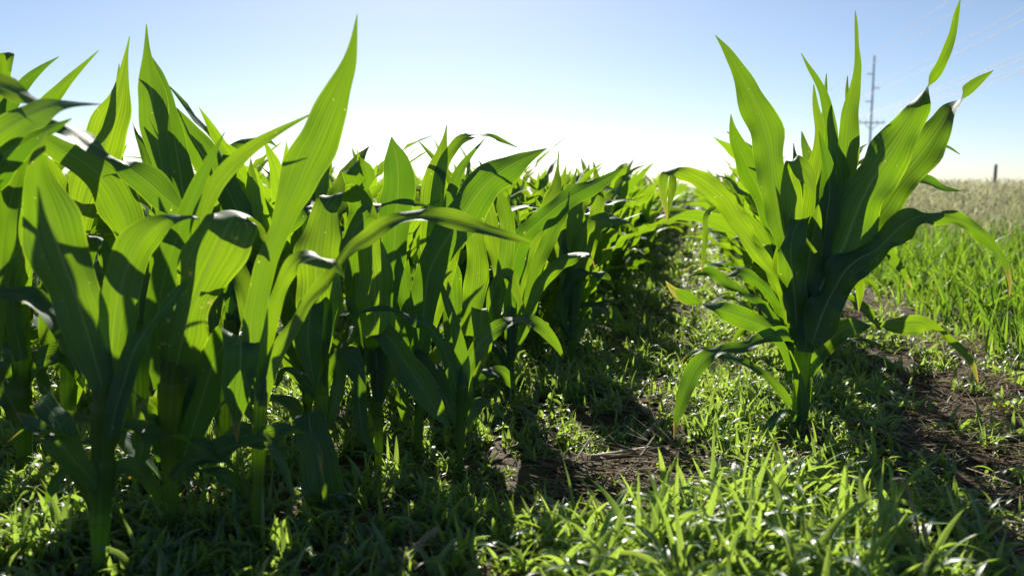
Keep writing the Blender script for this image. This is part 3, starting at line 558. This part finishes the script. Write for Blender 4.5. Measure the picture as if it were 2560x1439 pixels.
# ------------------------------------------------------------------ corn: grown plants of the field
def gen_leaf(rs, i, nl, hs, azp):
    q = i / (nl - 1)
    az = azp + (math.pi if i % 2 else 0) + rs.normal(0, 0.4)
    L = (0.24 + 0.30 * math.sin(math.pi * min(1, q * 0.8 + 0.12))) * rs.uniform(0.85, 1.15)
    wd = (0.030 + 0.038 * math.sin(math.pi * min(1, q * 0.75 + 0.15))) * rs.uniform(0.85, 1.15)
    z0 = 0.03 + (hs - 0.03) * q ** 0.9
    th0 = R(28 - 18 * q + rs.normal(0, 5)); bend = R(rs.uniform(60, 118) * (1 - 0.84 * q) + rs.uniform(0, 14))
    if rs.random() < 0.15: bend *= 1.5
    n = 9; s = np.linspace(0, 1, n)
    th = th0 + bend * s ** 1.7 + R(5) * np.sin(s * 9 + rs.uniform(0, 6))
    dl = L / (n - 1)
    r = np.concatenate([[0.004], 0.004 + np.cumsum(np.sin((th[1:] + th[:-1]) / 2) * dl)])
    z = np.concatenate([[z0], z0 + np.cumsum(np.cos((th[1:] + th[:-1]) / 2) * dl)])
    azs = az + rs.normal(0, 0.25) * s
    P = np.stack([np.cos(azs) * r, np.sin(azs) * r, z], 1)
    pr = np.array([0.45, 0.68, 0.88, 1.0, 1.0, 0.9, 0.7, 0.4, 0.02]) * wd
    side = np.stack([-np.sin(azs), np.cos(azs), 0 * azs], 1)
    tw = rs.normal(0, 0.55) * s ** 1.5; T = norm(np.gradient(P, axis=0)); Nn = np.cross(side, T)
    Wd = side * np.cos(tw)[:, None] + Nn * np.sin(tw)[:, None]
    return P, pr, Wd
def gen_plant_data(seed, H=1.0):
    rs = np.random.default_rng(seed); nl = int(rs.integers(9, 12)); hs = rs.uniform(0.27, 0.34) * H
    azp = rs.uniform(-0.7, 0.7)
    return hs, [gen_leaf(rs, i, nl, hs, azp) for i in range(nl)]
GEN = [gen_plant_data(500 + i) for i in range(14)]
def proto_meshes(i):
    hs, lv = GEN[i]
    mb = MB(); zz = np.linspace(-0.02, hs + 0.03, 26); rad = np.interp(zz, [0, hs * 0.6, hs + 0.03], [0.0105, 0.0115, 0.004])
    rad = rad * (0.92 + 0.24 * (np.clip(zz, 0, 1) / 0.06 % 1.0) ** 2)
    tube(mb, np.stack([0 * zz, 0 * zz, zz], 1), rad, k=8, rnd=(i * 0.37) % 1)
    st = mb.mesh('stalk', M_STALK); ls = []
    for j, (P, pr, Wd) in enumerate(lv):
        mb = MB(); ribbon(mb, P, pr, Wd, axis=np.array([0, 0, 0.3]), n=22, k=7, seed=i * 50 + j, ripple=0.2, rnd=(i * 0.31 + j * 0.17) % 1)
        ls.append(mb.mesh('leaf', M_DRY if j < 3 and (i + j) % 2 else M_GEN))
    mb = MB(); tube(mb, np.stack([0 * zz, 0 * zz, zz], 1), rad, k=5, rnd=0.4, mi=1)
    for j, (P, pr, Wd) in enumerate(lv):
        ribbon(mb, P, pr, Wd, n=13, k=3, seed=i * 50 + j, ripple=0.06, rnd=(i * 0.31 + j * 0.17) % 1)
    return st, ls, mb.mesh('corn_plant', [M_FAR, M_STALK])
PROTO = [proto_meshes(i) for i in range(len(GEN))]

spots = []
def inview(x, y, z=0.3, m=0.0):
    if y < 0.5: return False
    u = CX + F * x / (y * CP - (z - CAM_H) * SP); return -m * F / y < u < 2560 + m * F / y
def edge_l(y): return float(np.interp(y, [1.1, 1.6, 2.2, 3.0, 5.0, 9.0], [-0.63, -0.48, -0.38, -0.36, -0.38, -0.42]))
for row in range(0, 60):                                        # left field: first row bends out to the path, the others lie left of it
    s = rng.uniform(0, 0.15) + 0.6
    while s < 75:
        s += (0.14 if row < 3 else 0.155) * rng.uniform(0.75, 1.3)
        l = edge_l(s) - (0.34 if row == 1 else 0.34 + 0.62 * (row - 1) if row else 0) + rng.normal(0, 0.04); x, y = row_pt(s, l)
        if not inview(x, y, m=0.3): continue
        if row == 0 and y < 2.25: continue
        if row == 1 and y < 1.5: continue
        if row == 2 and y < 1.35: continue
        spots.append((math.hypot(x, y), x, y, 'left' if row == 0 else ('second' if row == 1 else 'field')))
s = 2.15
while s < 75:                                                   # row on the right of the path
    s += 0.16 * rng.uniform(0.8, 1.25); x, y = row_pt(s, 0.25 + rng.normal(0, 0.025))
    spots.append((math.hypot(x, y), x, y, 'right'))
spots.sort()
NHERO = 19
near = spots[: 300 - NHERO]; rest = spots[300 - NHERO:]
LAB = {'left': ('green corn plant in the row lining the left side of the grassy path', 'corn plants lining the left of the path'),
       'second': ('green corn plant half hidden behind the front row of the field', 'corn plants in the second row of the field'),
       'field': ('green corn plant deep in the field, its leaf tips against the sky', 'corn plants deep in the field'),
       'right': ('green corn plant in the receding row right of the grassy path', 'corn plants of the row right of the path')}
for idx, (d, x, y, kd) in enumerate(near):
    i = int(rng.integers(len(PROTO))); st, ls, one = PROTO[i]
    sc = rng.uniform(0.86, 1.12) * (0.86 if kd == 'right' else 0.8 if kd == 'left' else 0.88); rz = math.pi / 2 - ROW + rng.normal(0, 0.9) + math.pi * rng.integers(2)
    if idx < 150:
        root = empty('corn_plant', (x, y, 0)); kids = [link('stalk', st, root)] + [link('leaf', m, root) for m in ls]
    else:
        root = link('corn_plant', one, None, (x, y, 0))
    root.rotation_euler = (rng.normal(0, 0.05), rng.normal(0, 0.05), rz); root.scale = (sc, sc, sc)
    tag(root, LAB[kd][0], 'corn plant', LAB[kd][1])
# the far field reads as one mass
mb = MB(); cnt = 0
ARR = []
for i, (hs, lv) in enumerate(GEN):
    t = MB()
    for j, (P, pr, Wd) in enumerate(lv): ribbon(t, P, pr * 1.0, Wd, n=8, k=3, seed=i * 50 + j, ripple=0.0, rnd=0)
    ARR.append((np.stack([v.reshape(8, 3, 3) for v in t.v]), t.uv[0].reshape(8, 3, 2)))
keep = [p for p in rest if rng.random() < (1.0 if p[0] < 12 else 0.75 if p[0] < 20 else 0.3 if p[0] < 40 else 0.15)]
by = [[] for _ in GEN]
for p in keep: by[int(rng.integers(len(GEN)))].append(p)
for i, ps in enumerate(by):
    if not ps: continue
    V, U = ARR[i]; ps = np.array([(p[0], p[1], p[2]) for p in ps]); n = len(ps)
    a = rng.uniform(0, 6.283, n); sc = rng.uniform(0.76, 0.98, n); ws = np.where(ps[:, 0] > 20, 1.5, 1.0) * sc
    c, s_ = np.cos(a), np.sin(a)
    x = V[None, ..., 0]; y = V[None, ..., 1]; e = (slice(None), None, None, None)
    VV = np.stack([(x * c[e] - y * s_[e]) * ws[e] + ps[:, 1][e], (x * s_[e] + y * c[e]) * ws[e] + ps[:, 2][e], np.broadcast_to(V[None, ..., 2], (n,) + V.shape[:3]) * sc[e]], -1)
    VV = VV.reshape(-1, 8, 3, 3); mb.grids(VV, U, rng.random(len(VV)))
tag(link('far_corn', mb.mesh('far_corn', M_FAR)), 'distant rows of corn merging into a green band under the sky', 'corn field', kind='stuff')

# ------------------------------------------------------------------ weeds, meadow, straw
def blades(mb, base, az, L, wd, lean, bend, segs, k=3, rnd=None, mi=0, fold=0.35, tw=None):
    N = len(base); s = np.linspace(0, 1, segs + 1)[None, :]
    th = lean[:, None] + bend[:, None] * s ** 1.4
    thm = (th[:, 1:] + th[:, :-1]) / 2; dl = (L / segs)[:, None]
    r = np.concatenate([np.zeros((N, 1)), np.cumsum(np.sin(thm) * dl, 1)], 1); z = np.concatenate([np.zeros((N, 1)), np.cumsum(np.cos(thm) * dl, 1)], 1)
    ca, sa = np.cos(az)[:, None], np.sin(az)[:, None]
    P = np.stack([base[:, 0:1] + r * ca, base[:, 1:2] + r * sa, base[:, 2:3] + z], -1)
    prof = np.minimum(1, 0.45 + 2.2 * s) * (1 - s ** 2.4) * wd[:, None] * 0.5 + 0.0002
    t = (tw if tw is not None else np.zeros(N))[:, None] * (0.4 + s)
    side = np.stack([-sa + 0 * s, ca + 0 * s, 0 * z], -1)
    nrm = np.stack([-np.cos(th) * ca, -np.cos(th) * sa, np.sin(th)], -1)
    W = side * np.cos(t)[..., None] + nrm * np.sin(t)[..., None]; Nn = nrm * np.cos(t)[..., None] - side * np.sin(t)[..., None]
    tt = np.linspace(-1, 1, k)
    V = np.stack([P + W * (q * prof)[..., None] + Nn * (abs(q) * fold * prof)[..., None] for q in tt], 2)
    U = np.stack(np.broadcast_arrays((tt * 0.5 + 0.5)[None, :], np.linspace(0, 1, segs + 1)[:, None]), -1)
    mb.grids(V, U, rng.random(N) if rnd is None else rnd, mi)
    return V

BARE = [(1620,1172,200,55,.92),(1460,1160,110,36,.8),(1625,1015,70,75,.8),(2430,1000,260,75,.85),(2330,1090,140,90,.9),(2500,1180,150,110,.85),(2480,1370,160,90,.9),(1040,1385,70,50,.9),(2170,770,80,35,.7),(1500,1190,120,45,.75),(1330,1060,60,40,.5),(2380,880,160,40,.75)]
def bare(px, py):
    b = np.zeros_like(px)
    for (x, y, rx, ry, a) in BARE: b = np.maximum(b, a * np.clip(1.6 * (1 - ((px - x) / rx) ** 2 - ((py - y) / ry) ** 2), 0, 1) ** 0.5)
    return b
def scatter(n, y0, y1, l0, l1, power=1.0):
    """points on the ground, depth y0..y1, between lateral offsets l0..l1 of the row direction, inside the view"""
    y = y0 + (y1 - y0) * rng.random(n) ** power; x = (rng.random(n) * 2 - 1) * 0.68 * (y + 0.15)
    l = x * NR[0] + y * NR[1]; ok = (l > l0) & (l < l1)
    return x[ok], y[ok], l[ok]
def clumpy(x, y, f=4.0, ph=0.0):
    return 0.5 + 0.5 * np.sin(x * f * 1.7 + 2.1 * np.sin(y * f + ph)) * np.sin(y * f * 1.3 + 1.7 * np.sin(x * f * 1.1 + ph))

mb = MB(); dewV = []
def hscale(px, py):
    big = np.clip(1.7 * (1 - ((px - 1900) / 620) ** 2 - ((py - 1440) / 250) ** 2), 0, 1)
    low = np.clip(1.7 * (1 - ((px - 1470) / 420) ** 2 - ((py - 1200) / 120) ** 2), 0, 1)
    return (0.62 + 0.5 * big) * (1 - 0.6 * low)
def tufts(n, y0, y1, l0, l1, nb, hL, wL, segs, k, keepf, power=1.0, pts=None):
    if pts is None: x, y, l = scatter(n, y0, y1, l0, l1, power)
    else: x, y = pts; l = x
    px, py = project(x, y); keep = rng.random(len(x)) < keepf(x, y, l, px, py) * (1 - bare(px, py)) if pts is None else np.ones(len(x), bool)
    x, y, l = x[keep], y[keep], l[keep]; m = len(x)
    size = rng.uniform(0.55, 1.25, m) * hscale(px[keep], py[keep]); rep = np.repeat(np.arange(m), nb); N = len(rep)
    jx, jy = rng.normal(0, 0.012, N), rng.normal(0, 0.012, N)
    bx, by_ = x[rep] + jx, y[rep] + jy
    base = np.stack([bx, by_, soil_h(bx, by_) - 0.004], 1)
    L = size[rep] * rng.uniform(*hL, N); wd = size[rep] ** 0.5 * rng.uniform(*wL, N)
    az = rng.uniform(0, 6.283, N); lean = np.abs(rng.normal(0.22, 0.24, N)); bend = np.where(rng.random(N) < 0.22, np.abs(rng.normal(0.4, 0.4, N)), np.abs(rng.normal(2.0, 0.6, N)))
    return blades(mb, base, az, L, wd, lean, bend, segs, k, rnd=np.clip(rng.random(m)[rep] * 0.6 + rng.random(N) * 0.4, 0, 1), tw=rng.normal(0, 0.5, N))
path = lambda x, y, l, px, py: np.where(l < 0.48, 0.45 + 0.55 * clumpy(x, y, 6), 0.6 * clumpy(x, y, 9, 2.0) ** 1.5)
V1 = tufts(2700, 0.72, 1.75, -9, 1.6, 9, (0.045, 0.115), (0.006, 0.0125), 9, 3, path)
V2 = tufts(5600, 1.75, 3.6, -9, 1.3, 8, (0.05, 0.125), (0.006, 0.0115), 7, 3, path, 1.3)
tufts(9000, 3.6, 9.0, -1.6, 1.3, 8, (0.08, 0.17), (0.010, 0.017), 4, 2, path, 1.4)
tufts(7000, 9.0, 30.0, -0.9, 1.3, 8, (0.11, 0.2), (0.02, 0.04), 3, 2, path, 1.6)
CL = [(2310,930),(2335,905),(2440,970),(2500,935),(2530,1095),(2405,1085),(2470,1110),(2550,1010),(2270,1025),(2380,1335),(2450,1385),(2520,1290),(2240,880),(2180,800),(2550,1200),(2420,850),(1560,1010),(1390,990),(1190,1245),(1650,1125),(1520,1190),(1700,1150),(1400,1120)]
Q = np.concatenate([np.array([ground(*c)[:2]]) + rng.normal(0, 0.022, (int(rng.integers(3, 8)), 2)) for c in CL])
tufts(0, 0, 0, 0, 0, 7, (0.05, 0.13), (0.006, 0.012), 8, 3, path, pts=(Q[:, 0], Q[:, 1]))
# little broad-leaved seedlings creeping over the soil
x, y, l = scatter(9000, 0.8, 3.0, -1.3, 1.3); px, py = project(x, y)
kk = rng.random(len(x)) < clumpy(x, y, 7, 1.0) * 0.8; x, y = x[kk], y[kk]; N = len(x)
blades(mb, np.stack([x, y, soil_h(x, y) + 0.002], 1), rng.uniform(0, 6.28, N), rng.uniform(0.008, 0.03, N), rng.uniform(0.003, 0.006, N), rng.uniform(0.3, 1.2, N), rng.uniform(0.2, 0.9, N), 3, 3)
tag(link('weed_grass', mb.mesh('weed_grass', M_WEED)), 'dewy low weed grass covering the path and the ground between the corn', 'weeds', kind='stuff')

# dew on the near blades
P = np.concatenate([V1.reshape(-1, 3), V2.reshape(-1, 3)]); P = P[rng.integers(len(P), size=11000)]; P = P[P[:, 2] > 0.02]
q = norm(np.array([[1,0,0],[0,1,0],[0,0,1],[-1,0,0],[0,-1,0],[0,0,-1]], float))
lat = np.linspace(0, np.pi, 5); lon = np.linspace(0, 2 * np.pi, 7)
sph = np.stack([np.sin(lat)[:, None] * np.cos(lon)[None], np.sin(lat)[:, None] * np.sin(lon)[None], np.cos(lat)[:, None] + 0 * lon[None]], -1)
rad = rng.uniform(0.0004, 0.0012, len(P))
t = NT('dew'); bs = t.n('ShaderNodeBsdfPrincipled'); bs.inputs['Base Color'].default_value = (0.9, 0.95, 0.95, 1); bs.inputs['Roughness'].default_value = 0.06
bs.inputs['Transmission Weight'].default_value = 0.85; bs.inputs['IOR'].default_value = 1.33; t.l(bs.outputs[0], t.out.inputs[0])
mb = MB(); mb.grids(P[:, None, None] + sph[None] * rad[:, None, None, None] + np.array([0, 0, 0.0006]), np.zeros((5, 7, 2)), rng.random(len(P)))
tag(link('dew_drops', mb.mesh('dew_drops', t.m)), 'tiny dew drops glinting on the weed grass', 'dew', kind='stuff')

# meadow on the right of the bare strip
mb = MB()
def meadow(n, y0, y1, l0, l1, hL, wL, segs, k, power=1.0):
    x, y, l = scatter(n, y0, y1, l0, l1, power); px, py = project(x, y)
    e = np.clip((l - l0) / 0.35, 0, 1); kk = rng.random(len(x)) < (0.25 + 0.75 * e) * (0.6 + 0.4 * clumpy(x, y, 3)) * (1 - 0.8 * bare(px, py))
    x, y, e = x[kk], y[kk], e[kk]; N = len(x)
    blades(mb, np.stack([x, y, soil_h(x, y) - 0.004], 1), rng.uniform(0, 6.283, N), rng.uniform(*hL, N) * (0.6 + 0.4 * e), rng.uniform(*wL, N), np.abs(rng.normal(0.12, 0.16, N)), np.abs(rng.normal(0.6, 0.7, N)), segs, k, tw=rng.normal(0, 0.8, N))
meadow(21000, 1.5, 4.5, 0.8, 3.2, (0.13, 0.31), (0.006, 0.015), 7, 3)
meadow(46000, 4.0, 12.0, 0.85, 9.0, (0.16, 0.36), (0.007, 0.015), 5, 2, 1.2)
meadow(40000, 12.0, 50.0, 0.85, 45.0, (0.3, 0.5), (0.012, 0.03), 4, 2, 1.5)
tag(link('meadow_grass', mb.mesh('meadow_grass', M_MEADOW)), 'thick green meadow grass right of the bare soil strip', 'grass', kind='stuff')
# pale seed heads nodding over the far meadow
mb = MB()
x1, y1, l1 = scatter(46000, 4.0, 45.0, 1.2, 40.0, 1.35); x2, y2, l2 = scatter(26000, 2.8, 9.0, 1.5, 9.0); x = np.concatenate([x1, x2]); y = np.concatenate([y1, y2])
kk = rng.random(len(x)) < np.clip((y - 2.9) / 4.5, 0, 1) * (0.4 + 0.6 * clumpy(x, y, 2.0)); x, y = x[kk], y[kk]; N = len(x)
h = rng.uniform(0.32, 0.5, N) * np.interp(y, [4, 9, 20], [0.9, 1.25, 1.5]); az = rng.uniform(0, 6.283, N); fat = np.clip(y / 9, 1, 4)
blades(mb, np.stack([x, y, 0 * x], 1), az, h, 0.0022 * fat, np.abs(rng.normal(0.06, 0.06, N)), np.abs(rng.normal(0.35, 0.2, N)), 4, 2)
for rep in range(3):
    ln = np.abs(rng.normal(0.1, 0.1, N)); tz = h * (0.86 + 0.05 * rep); off = h * 0.13
    blades(mb, np.stack([x + np.cos(az) * off + rng.normal(0, 0.008, N), y + np.sin(az) * off + rng.normal(0, 0.008, N), tz], 1), az + rng.normal(0, 0.8, N), rng.uniform(0.04, 0.085, N), rng.uniform(0.005, 0.010, N) * fat ** 0.8, rng.uniform(0.2, 1.2, N), rng.uniform(0.5, 1.8, N), 3, 2)
tag(link('seed_grass', mb.mesh('seed_grass', M_SEED)), 'pale ripe seed heads standing over the far meadow', 'seed heads', kind='stuff')

# straw and crop residue on the bare soil
mb = MB()
x, y, l = scatter(60000, 0.72, 3.4, -1.2, 1.5); px, py = project(x, y); b = bare(px, py)
kk = rng.random(len(x)) < b * 0.4 + 0.006; x, y = x[kk], y[kk]; N = len(x)
blades(mb, np.stack([x, y, soil_h(x, y) + rng.uniform(0.001, 0.014, N)], 1), np.where(rng.random(N) < 0.55, rng.normal(-0.15, 0.45, N), rng.uniform(0, 6.283, N)) + np.pi * rng.integers(0, 2, N), rng.uniform(0.025, 0.17, N), rng.uniform(0.0014, 0.0052, N), rng.uniform(1.25, 1.62, N), rng.normal(0.0, 0.16, N), 4, 3, fold=0.7)
tag(link('straw', mb.mesh('straw', M_STRAW)), 'loose brown straw and crop residue strewn over the bare soil', 'straw', kind='stuff')
# clods
mb = MB()
x, y, l = scatter(9000, 0.8, 3.4, -1.2, 1.5); px, py = project(x, y); kk = rng.random(len(x)) < bare(px, py) * 0.55; x, y = x[kk], y[kk]; N = len(x)
sz = 0.002 + 0.014 * rng.random(N) ** 3
nz = 1 + 0.35 * rng.normal(size=(N, 5, 7)); nz[:, :, -1] = nz[:, :, 0]; nz[:, 0] = nz[:, 0, :1]; nz[:, -1] = nz[:, -1, :1]
mb.grids(np.stack([x, y, soil_h(x, y)], 1)[:, None, None] + sph[None] * nz[..., None] * sz[:, None, None, None] * np.array([1.2, 1.2, 0.8]), np.zeros((5, 7, 2)), rng.random(N))
tag(link('soil_crumbs', mb.mesh('soil_crumbs', M_SOIL, smooth=False)), 'crumbs of dark earth scattered on the bare strips', 'soil crumbs', kind='stuff')

# single pieces of old stalk
def stub(p0, p1, wpx, label, lift=0.008):
    a, b = ground(*p0), ground(*p1); sc = a[1] / F
    r = wpx * sc / 2; root = a * 1.0; n = 12
    A = np.linspace(0, 1, n)[:, None] * (b - a)[None] + a; A[:, 2] = soil_h(A[:, 0], A[:, 1]).max() * 0.6 + r * 0.55 + lift * np.linspace(0, 1, n)
    rs = np.random.default_rng(int(wpx * 7 + p0[0])); rad = r * (1 + 0.1 * rs.normal(size=n)); rad[6] *= 1.18
    A[:, :2] += rs.normal(0, r * 0.12, (n, 2))
    mb = MB(); capped(mb, A, list(rad), k=9)
    o = link('cut_stalk', mb.mesh('cut_stalk', M_STUB, root), None, root)
    tag(o, label, 'stalk piece', 'old cut corn stalks on the soil')
    return o
stub((985,1436), (1092,1342), 34, 'thick pale piece of old stalk on dark soil at the bottom edge')
stub((1597,1108), (1660,1058), 18, 'short pale stalk piece lying at a slant on the sunlit soil of the path')
stub((1582,1010), (1618,1052), 16, 'bleached stalk stump on the path just beyond the slanted pale piece')
stub((1478,1142), (1645,1122), 22, 'long flattened grey stalk lying across the path above the straw', 0.002)
stub((1368,1258), (1420,1300), 14, 'thin brown stalk piece half buried left of the sunlit foreground weeds')
stub((2440,1195), (2560,1172), 12, 'slender dry stalk lying across the bare soil at the right edge')

def dead_stem(name, label, trunk, twigs, Y0, r):
    P = [at_y(px, py, Y0 + dz)[0] for px, py, dz in trunk]; off = np.array([P[0][0], P[0][1], 0.0])
    root = empty(name, off); tag(root, label, 'dead stem', 'dead stems in the lower right corner')
    mb = MB(); tube(mb, np.array(P), np.linspace(r, r * 0.7, len(P)), k=7, n=20); link('stem', mb.mesh('stem', M_BARK, off), root)
    for tw in twigs:
        P = np.array([at_y(px, py, Y0 + dz)[0] for px, py, dz in tw]); mb = MB(); tube(mb, P, np.linspace(r * 0.6, r * 0.3, len(P)), k=6, n=10); link('twig', mb.mesh('twig', M_BARK, off), root)
Yd = ground(2300, 1439)[1]
dead_stem('dead_stem', 'broken grey dead stem standing among the weeds, bent at its tip', [(2312,1470,0),(2306,1390,0),(2292,1310,-.01),(2282,1270,-.02),(2270,1225,-.02),(2262,1197,-.03)],
 [[(2262,1197,-.03),(2248,1196,-.03),(2230,1197,-.02)], [(2284,1305,0),(2270,1303,0),(2240,1300,-.01),(2215,1315,-.02),(2190,1318,-.02)], [(2284,1310,0),(2282,1330,-.01),(2286,1350,-.02)]], Yd, 0.0022)
dead_stem('dead_stem', 'tangled pile of straw-coloured broken stems at the bottom edge, lower right', [(2312,1440,.0),(2310,1385,0),(2309,1340,0),(2308,1300,0)],
 [[(2310,1378,0),(2260,1395,.01),(2220,1425,.02),(2190,1450,.03)], [(2315,1372,0),(2345,1388,.0),(2395,1412,.0)], [(2300,1400,-.02),(2310,1425,-.03),(2325,1450,-.03)], [(2330,1440,-.02),(2400,1436,-.02),(2480,1448,-.02)], [(2340,1446,-.03),(2342,1420,-.03),(2346,1404,-.03)]], Yd, 0.0032)

# ------------------------------------------------------------------ power line and fence post
def cyl(mb, a, b, r, k=8): capped(mb, np.linspace(0, 1, 3)[:, None] * (np.array(b, float) - np.array(a, float)) + np.array(a, float), [r] * 3, k=k)
def pole_at(px, Y, H, label, full=True):
    x = (px - CX) / F * (Y * CP - 11.5 * SP)
    root = empty('utility_pole', (x, Y, 0)); tag(root, label, 'utility pole', 'poles of the power line')
    mb = MB(); zz = np.linspace(-0.5, H, 8); tube(mb, np.stack([0*zz, 0*zz, zz], 1), np.linspace(0.17, 0.11, 8), k=10); capped(mb, [(0,0,H-0.01),(0,0,H)], [0.17,0.17], k=10)
    link('shaft', mb.mesh('shaft', M_STEEL), root)
    s = H / 19.2
    for sx, z in ((-1, 16.7), (1, 14.75), (-1, 12.9)):
        mb = MB(); cyl(mb, (0.1*sx, 0, z*s), (0.95*sx, 0, z*s + 0.05), 0.07); link('insulator', mb.mesh('insulator', M_INS), root)
    mb = MB(); cyl(mb, (-1.75, -0.18, 9.95*s), (1.75, -0.18, 9.95*s), 0.085); link('crossarm', mb.mesh('crossarm', M_STEEL), root)
    for sx in (-1, 1):
        mb = MB(); cyl(mb, (0.12*sx, -0.2, 9.0*s), (0.95*sx, -0.2, 9.85*s), 0.045); link('brace', mb.mesh('brace', M_STEEL), root)
    for xx in (-1.65, -0.75, 0.75, 1.65):
        mb = MB(); cyl(mb, (xx, -0.18, 10.04*s), (xx, -0.18, 10.36*s), 0.06); link('insulator', mb.mesh('insulator', M_INS), root)
    return np.array([x, Y, 0]), s
A, s1 = pole_at(2180, 110.0, 18.35, 'tall grey utility pole with a crossarm behind the lone corn plant')
B, s2 = pole_at(1952, 233.0, 19.0, 'faint distant utility pole, the smaller of the two, left of the tall one')
D = A - B; Cc = A + D * 1.02
for (ox, z, nm) in ((-0.05, 18.9, 'topmost overhead wire, above all the other wires'), (0.95, 14.85, 'overhead wire from the single insulator on the right side of the tall pole'), (-0.95, 16.8, 'overhead wire from the upper left insulator of the tall pole'), (-0.95, 13.0, 'overhead wire from the lower left insulator of the tall pole'),
                    (-1.65, 10.36, 'overhead wire from the left end of the crossarm'), (-0.75, 10.36, 'overhead wire from the crossarm just left of the pole'), (0.75, 10.36, 'overhead wire from the crossarm just right of the pole'), (1.65, 10.36, 'lowest overhead wire, from the right end of the crossarm')):
    mb = MB(); pts = []
    for P0, P1, t in ((B, A, np.linspace(0, 1, 24)), (A, Cc, np.linspace(0, 1, 40)[1:])):
        for q_ in t:
            p = P0 + (P1 - P0) * q_ + np.array([ox, -0.18 if z < 11 else 0, z]); p[2] -= 4 * 0.9 * q_ * (1 - q_); pts.append(p)
    pts = np.array(pts); tube(mb, pts, np.full(len(pts), 0.028), k=6)
    o = link('power_line', mb.mesh('power_line', M_WIRE)); tag(o, nm, 'power line', 'wires of the power line')
# wooden post in the meadow
Yp = 24.0; xp = (2485 - CX) / F * (Yp * CP); mb = MB(); hz = 1.24
capped(mb, [(0,0,-0.3),(0,0,0.5),(0.005,0,1.0),(0.004,0.0,hz)], [0.05,0.048,0.047,0.044], k=9)
tag(link('fence_post', mb.mesh('fence_post', M_POST), None, (xp, Yp, 0)), 'dark wooden post sticking up out of the meadow at the right', 'post')
